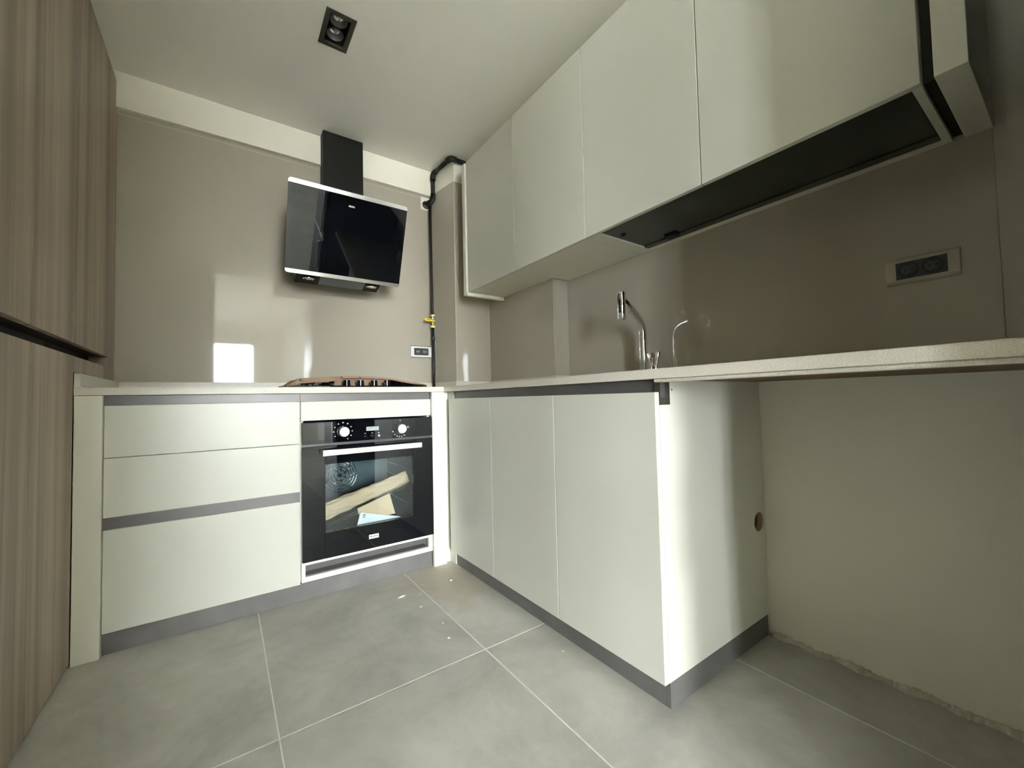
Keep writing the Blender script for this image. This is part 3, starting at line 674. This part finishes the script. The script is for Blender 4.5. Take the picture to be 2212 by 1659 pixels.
for k_ in range(7): mk.box(vx-.056+.0062*k_+(.004 if k_ > 3 else 0), vx-.0522+.0062*k_+(.004 if k_ > 3 else 0), -.0748, -.0741, vz+.0005, vz+.0055)
mk.done('lever_marks', PRINT, lv, kind='stuff')
MB().lathe([(0, 0), (.006, .001), (.0065, .006), (.0, .008)], (vx+.001, -.0745, vz), (0, -1, 0), 16).done('lever_bolt', CHROME, gp)

# ------------------------------------------------------------------ sockets
def sock(label, c, U, N, w, h, face, edge):
    """c centre on the wall, U reading direction, N outward normal"""
    c, U, N = Vector(c), Vector(U), Vector(N); Z = Vector((0, 0, 1))
    t = thing('double_socket', label, 'socket', c)
    def slab(name, mat, u0, u1, z0, z1, n0, n1, par, ch=0.0):
        pts = [c+U*u+Z*z+N*n0 for u, z in ((u0, z0), (u1, z0), (u1, z1), (u0, z1))]
        m_ = MB(); A_ = [m_.bm.verts.new(p_) for p_ in pts]
        inner = [(u0+ch*.5, z0+ch), (u1-ch*.5, z0+ch), (u1-ch*.5, z1-ch), (u0+ch*.5, z1-ch)]
        B_ = [m_.bm.verts.new(c+U*u+Z*z+N*n1) for u, z in inner]
        m_.bm.faces.new(A_); m_.bm.faces.new(B_)
        for i in range(4): m_.bm.faces.new((A_[i], A_[(i+1) % 4], B_[(i+1) % 4], B_[i]))
        return m_.done(name, mat, par)
    slab('backplate', edge, -w/2, w/2, -h/2, h/2, .0005, .0085, t, .004)
    fr_ = slab('frame', face, -w/2+.001, w/2-.001, -h/2+.007, h/2-.007, .0088, .0118, t, .001)
    slab('insert', DGREY, -.050, .050, -.0235, .0235, .0119, .0135, t, .0004)
    for s in (-1, 1):
        cc = c+U*(s*.0235)+N*.0136
        so = MB(); so.ring(cc, N, .0172, .0205, .0014, 30); so = so.done('socket_rim', PRINT, t)
        MB().lathe([(.0, .0004), (.0170, .0004), (.0171, .0)], cc, N, 28).done('socket_well', MGREY, t)
        for q in (-1, 1):
            MB().cyl(cc+U*(q*.0068)+N*.0005, cc+U*(q*.0068)+N*.0014, .0026, n=12).done('contact', WHITEP if face is WHITEP else PRINT, t)
            MB().cyl(cc+Z*(q*.0140)+N*.0005, cc+Z*(q*.0140)+N*.0020, .0028, n=8).done('earth_clip', PRINT, t)
    return t
sock('silver-framed double socket on the glass beside the gas pipe', (-.4800, -.0001, 1.1569), (1, 0, 0), (0, -1, 0), .1465, .084, WHITEP, CHROME)
BEIGE = plain('beige_socket_frame', (.50, .47, .40), .35, var=.02)
sock('beige-framed double socket on the dark glass right of the tap', (-.0001, -2.3000, 1.1608), (0, -1, 0), (-1, 0, 0), .1460, .0730, BEIGE, BEIGE)

# ------------------------------------------------------------------ sink-side base units
yD = [-.6377, -1.0431, -1.4587, -1.8739]
k1 = thing('corner_base_cabinet', 'narrow single-door grey base cabinet next to the inner corner', 'cabinet', (-.3, -.85, 0))
ca = MB(); ca.box(-.5795, -.108, yD[1]+.001, yD[0]-.018, .0705, .8240); ca.box(-.5580, -.108, yD[1]+.001, yD[0]-.018, .8242, ZWB-.0015); ca.done('carcass', EDGE, k1)
B('door', LACQ, k1, XF, XF+.0185, yD[1]+.0010, yD[0], .0690, .8412, .0011)
k2 = thing('sink_base_cabinet', 'double-door grey base cabinet under the tap with a cream side panel', 'cabinet', (-.3, -1.45, 0))
ca = MB(); ca.box(-.5795, -.108, yD[3]+.0192, yD[1]-.001, .0705, .8040); ca.box(-.5320, -.108, yD[3]+.0192, yD[1]-.001, .8042, ZWB-.0015); ca.done('carcass', EDGE, k2)
B('door', LACQ, k2, XF, XF+.0185, yD[2]+.0010, yD[1]-.0010, .0690, .8412, .0011)
B('door', LACQ, k2, XF, XF+.0185, yD[3], yD[2]-.0010, .0690, .8412, .0011)
sp = MB(); plate_hole(sp, (-.5805, -.0015, .0690, .8060), (-.0450, .3910), .0330, yD[3], yD[3]+.018)
sp.box(-.5325, -.0015, yD[3], yD[3]+.018, .8062, ZWB-.0015)
sp = sp.done('side_panel', EDGE, k2)
MB().ring((-.0450, yD[3]+.0012, .3910), (0, 1, 0), .0300, .0326, .0165, 36).done('hole_lining', HOLEIN, sp)
MB().cyl((-.0450, yD[3]+.0185, .3910), (-.0450, yD[3]+.0180, .3910), .0330, n=24).done('hole_backing', CHIP, sp)
MB().cyl((-.5226, yD[3]-.0005, .8473), (-.5226, yD[3]+.001, .8473), .0028, n=12).done('screw_cap', MGREY, sp)
gc = thing('grip_rail', 'dark metal grip rail running above the three sink-side doors', 'rail', (-.57, -1.2, .84))
B('channel', ALU, gc, -.5740, -.5610, yD[3]+.0192, -.6570, .8265, ZWB-.0012)
B('end_cap', BRONZE, gc, -.5782, -.5335, yD[3]-.0004, yD[3]+.0185, .8065, ZWB-.0012)
B('end_notch', ALU, gc, -.5782, -.5560, yD[3]-.0012, yD[3]-.0005, .8262, ZWB-.0012)
p2 = thing('plinth', 'grey plinth board under the sink-side doors, turning along the side panel', 'plinth', (-.5, -1.3, 0), 'grey plinths')
B('board', PLINTH, p2, -.5765, -.5640, yD[3]+.0125, -.6560, .0005, .0684)
B('return_board', PLINTH, p2, -.5765, -.0100, yD[3]+.0006, yD[3]+.0120, .0005, .0684)
for a in (-.9, -1.7): MB().cyl((-.3, a, 0), (-.3, a, .0700), .016, n=12).done('foot', DGREY, p2)

# ------------------------------------------------------------------ wall cabinets
yU = [-.4382, -.9215, -1.4065, -1.8925, -2.3720]; ZUB, ZUT, XU = 1.4712, 2.2616, -.3595
def carc(par, y0, y1, bottom=True, xb=-.1055):
    if bottom: B('carcass', EDGE, par, XU+.0200, xb, y0+.0006, y1-.0006, ZUB+.0015, ZUT-.001)
ep = thing('cabinet_end_panel', 'white end panel closing the wall cabinets beside the corner column', 'panel', (-.25, -.42, 1.45))
B('upright', EDGE, ep, XU-.0095, -.1060, yU[0]+.0010, -.4040, 1.4560, 2.2540, .0010)
B('bottom_ledge', EDGE, ep, XU-.0095, -.1060, -.4480, yU[0]+.0004, 1.4500, 1.4705, .0008)
c1_ = thing('wall_cabinet', 'small grey wall cabinet door nearest the gas pipe', 'cabinet', (-.2, -.68, ZUB), 'grey wall cabinets')
carc(c1_, yU[1], yU[0]); B('door', LACQ, c1_, XU, XU+.0185, yU[1]+.0015, yU[0]-.0015, ZUB, ZUT, .0011)
c2_ = thing('wall_cabinet', 'second grey wall cabinet from the gas pipe, left of the tinted recess', 'cabinet', (-.2, -1.16, ZUB), 'grey wall cabinets')
carc(c2_, yU[2], yU[1]-.0001, xb=-.0030); B('door', LACQ, c2_, XU, XU+.0185, yU[2]+.0015, yU[1]-.0015, ZUB, ZUT, .0011)
c3_ = thing('wall_cabinet', 'wide two-door grey wall cabinet above the tap with a dark tinted recess underneath', 'cabinet', (-.2, -1.9, ZUB), 'grey wall cabinets')
B('door', LACQ, c3_, XU, XU+.0185, yU[3]+.0015, yU[2]-.0015, ZUB, ZUT, .0011)
B('door', LACQ, c3_, XU, XU+.0185, yU[4], yU[3]-.0015, ZUB, ZUT, .0011)
ry0, ry1, rx0, rx1 = -2.3560, -1.4620, -.3405, -.0345
B('carcass', EDGE, c3_, XU+.0200, -.0030, yU[4]+.0006, yU[2]-.0008, 1.500, ZUT-.001)
B('bottom_board', EDGE, c3_, XU+.0200, -.0030, ry1, yU[2]-.0008, ZUB+.0015, 1.4995)
B('side_edge', EDGE, c3_, XU+.0200, -.0030, yU[4]+.0006, ry0, ZUB+.0015, 1.4995)
B('front_edge', BRONZE, c3_, XU+.0190, -.3435, ry0, ry1, ZUB+.0015, 1.4995)
B('tinted_base', DGREEN, c3_, -.3433, -.0615, ry0+.001, ry1-.001, ZUB+.0065, ZUB+.0115)
B('rear_rail', BRONZE, c3_, -.0610, -.0480, ry0+.001, ry1-.001, ZUB+.0010, ZUB+.0100, .001)
B('rear_rail', STAINLESS if False else BRONZE, c3_, -.0470, -.0350, ry0+.001, ry1-.001, ZUB+.0015, ZUB+.0100, .001)
B('latch', BLACKMT, c3_, -.0900, -.0520, -1.6280, -1.5780, ZUB-.0020, ZUB+.0060, .002)
MB().cyl((-.2430, -1.4990, ZUB+.0030), (-.2430, -1.4990, ZUB+.0064), .0100, n=18).done('plug', BLACKMT, c3_)
B('back_strip', EDGE, c3_, -.0340, -.0030, ry0, ry1, ZUB+.0015, 1.4995)
fp = thing('filler_cabinet', 'narrow end filler box at the right end of the wall cabinets, past a dark gap', 'cabinet', (-.18, -2.415, ZUB))
B('box', EDGE, fp, XU+.0006, -.0030, -2.4405, -2.3923, ZUB, ZUT, .0010)
B('gap_board', BLACKMT, fp, XU+.030, -.0060, -2.3918, yU[4]-.0005, ZUB+.0100, ZUT-.002)

fz_ = thing('unseen_fridge_blocker', 'unseen dark tall fridge added at the right end of the worktop to block light', 'fridge', (-.36, -2.87, 0))  # unseen body placed to cast shade on the side panel and right wall
FR = plain('unseen_fridge_enamel', (.035, .035, .036), .4, var=.03)
B('body', FR, fz_, -.660, -.006, -3.150, -2.590, .02, 2.05, .004)
B('lower_door', FR, fz_, -.720, -.662, -3.150, -2.590, .03, .78, .006)
B('upper_door', FR, fz_, -.720, -.662, -3.150, -2.590, .788, 2.05, .006)
for z0, z1 in ((.45, .75), (.85, 1.25)): B('handle', STAINLESS, fz_, -.752, -.7205, -2.640, -2.620, z0, z1, .004)
for x in (-.6, -.06): MB().cyl((x, -2.87, 0), (x, -2.87, .021), .02, n=12).done('foot', DGREY, fz_)

# ------------------------------------------------------------------ tap
tp = thing('kitchen_tap', 'chrome kitchen tap with an upright cylindrical spray head and side lever', 'tap', (-.096, -1.465, ZWT))
TX, TY = -.098, -1.467
MB().lathe([(.0, .0006), (.026, .0006), (.026, .006), (.0185, .009)], (TX, TY, ZWT), n=32).done('base_ring', CHROME, tp)
hx, hy = -.300, -1.5255
dv = Vector((hx-TX, hy-TY, 0)).normalized()
pts = [Vector((TX, TY, ZWT+.0065)), Vector((TX, TY, 1.00)), Vector((TX, TY, 1.060)), Vector((TX, TY, 1.090))]
a_, b_, c_ = Vector((TX, TY, 1.095)), Vector((TX, TY, 1.148))+dv*.006, Vector((TX, TY, 1.166))+dv*.075
pts += arc(a_, b_, c_, 12)+[Vector((hx, hy, 1.2000))-dv*.006]
MB().tube(pts, .0155, 24, rs=[.0168]*4+[.0168-.0015*i/13 for i in range(len(pts)-4)]).done('spout', CHROME, tp)
q_ = c_+(Vector((hx, hy, 1.2))-c_)*.42; qd = (Vector((hx, hy, 1.2))-c_).normalized()
MB().cyl(q_, q_+qd*.0025, .0160, n=24).done('joint_ring', STAINLESS, tp)
hdm = MB(); hdm.lathe([(0, 0), (.0150, 0), (.0165, .002), (.0165, .103), (.0155, .105), (.0, .105)], (hx, hy, 1.126), n=32); hdm = hdm.done('spray_head', CHROME, tp)
B('slot', BLACKMT, hdm, hx-.0172, hx-.0150, hy-.008, hy-.003, 1.150, 1.200)
lb = MB(); lv_ = []
lx, ly = -.105, -1.522
for k_, (zz, rr, ex) in enumerate([(ZWT+.0006, .018, 1), (ZWT+.020, .015, 1), (ZWT+.032, .012, 1.05), (ZWT+.055, .014, 1.25), (ZWT+.080, .017, 1.45), (ZWT+.1035, .0195, 1.6), (ZWT+.1060, .0190, 1.58)]):
    lv_.append([lb.bm.verts.new((lx+rr*.75*math.cos(2*math.pi*i/24), ly+rr*ex*math.sin(2*math.pi*i/24), zz)) for i in range(24)])
for A_, B_ in zip(lv_, lv_[1:]):
    for i in range(24):
        f2 = lb.bm.faces.new((A_[i], A_[(i+1) % 24], B_[(i+1) % 24], B_[i])); f2.smooth = True
lb.bm.faces.new(lv_[0][::-1]); lb.bm.faces.new(lv_[-1]); lb.done('lever', CHROME, tp)

# ragged plaster left along the foot of the wall under the worktop
rg = MB(); ny = 120; L0 = []; random.seed(11)
for j in range(ny+1):
    y = -1.885-.70*j/ny; wv = .011+.005*random.random()+.006*math.sin(j*.35); hv = .007+.007*random.random()+.003*math.sin(j*.22)
    L0.append([rg.bm.verts.new(p_) for p_ in ((.003, y, .0004), (-wv, y, .0004), (-wv*.75, y, hv*.45), (-.003, y, hv), (.003, y, hv*1.1))])
for A_, B_ in zip(L0, L0[1:]):
    for k in range(5): rg.bm.faces.new((A_[k], B_[k], B_[(k+1) % 5], A_[(k+1) % 5]))
rg.bm.faces.new(L0[0]); rg.bm.faces.new(L0[-1][::-1]); struct(rg, 'trim_4', plain('rough_plaster', (.62, .58, .48), .95, var=.12, scale=40))

# ------------------------------------------------------------------ plaster crumbs on the tiles
CR = [(-.9245, -.8179, .010, 'flat plaster chip on the tile in front of the oven'), (-.6488, -.7354, .004, 'plaster crumb closest to the white corner post'),
      (-.6873, -.8071, .008, 'long pale plaster flake near the inner corner'), (-.8938, -.9498, .006, 'round plaster crumb left of the grout joint below the oven'),
      (-.6354, -1.5138, .0045, 'plaster crumb beside the middle sink door plinth'), (-.8999, -1.2155, .006, 'plaster crumb just above the grout crossing'),
      (-.8533, -.8474, .004, 'tiny plaster crumb right of the flat chip'), (-.6596, -1.0043, .003, 'tiny plaster crumb below the corner cabinet door'),
      (-.8118, -.7689, .003, 'tiny plaster crumb on the long grout joint near the oven'), (-.875, -1.115, .005, 'plaster crumb touching the long grout joint halfway down')]
for x, y, r, lab in CR:
    b_ = bmesh.new(); bmesh.ops.create_icosphere(b_, subdivisions=1, radius=1)
    sx_ = 2.2 if 'f' in lab.split()[0] else 1.0
    ang = random.random()*3
    for v in b_.verts:
        v.co *= random.uniform(.75, 1.15); c2 = Vector((v.co.x*r*sx_, v.co.y*r*.8, max(-.2, v.co.z)*r*.45))
        v.co = Vector((x+c2.x*math.cos(ang)-c2.y*math.sin(ang), y+c2.x*math.sin(ang)+c2.y*math.cos(ang), r*.09+.0002+c2.z))
    m_ = MB(); m_.merge(b_); tag(m_.done('plaster_crumb', CRUMB), lab, 'crumb', 'plaster crumbs on the floor')
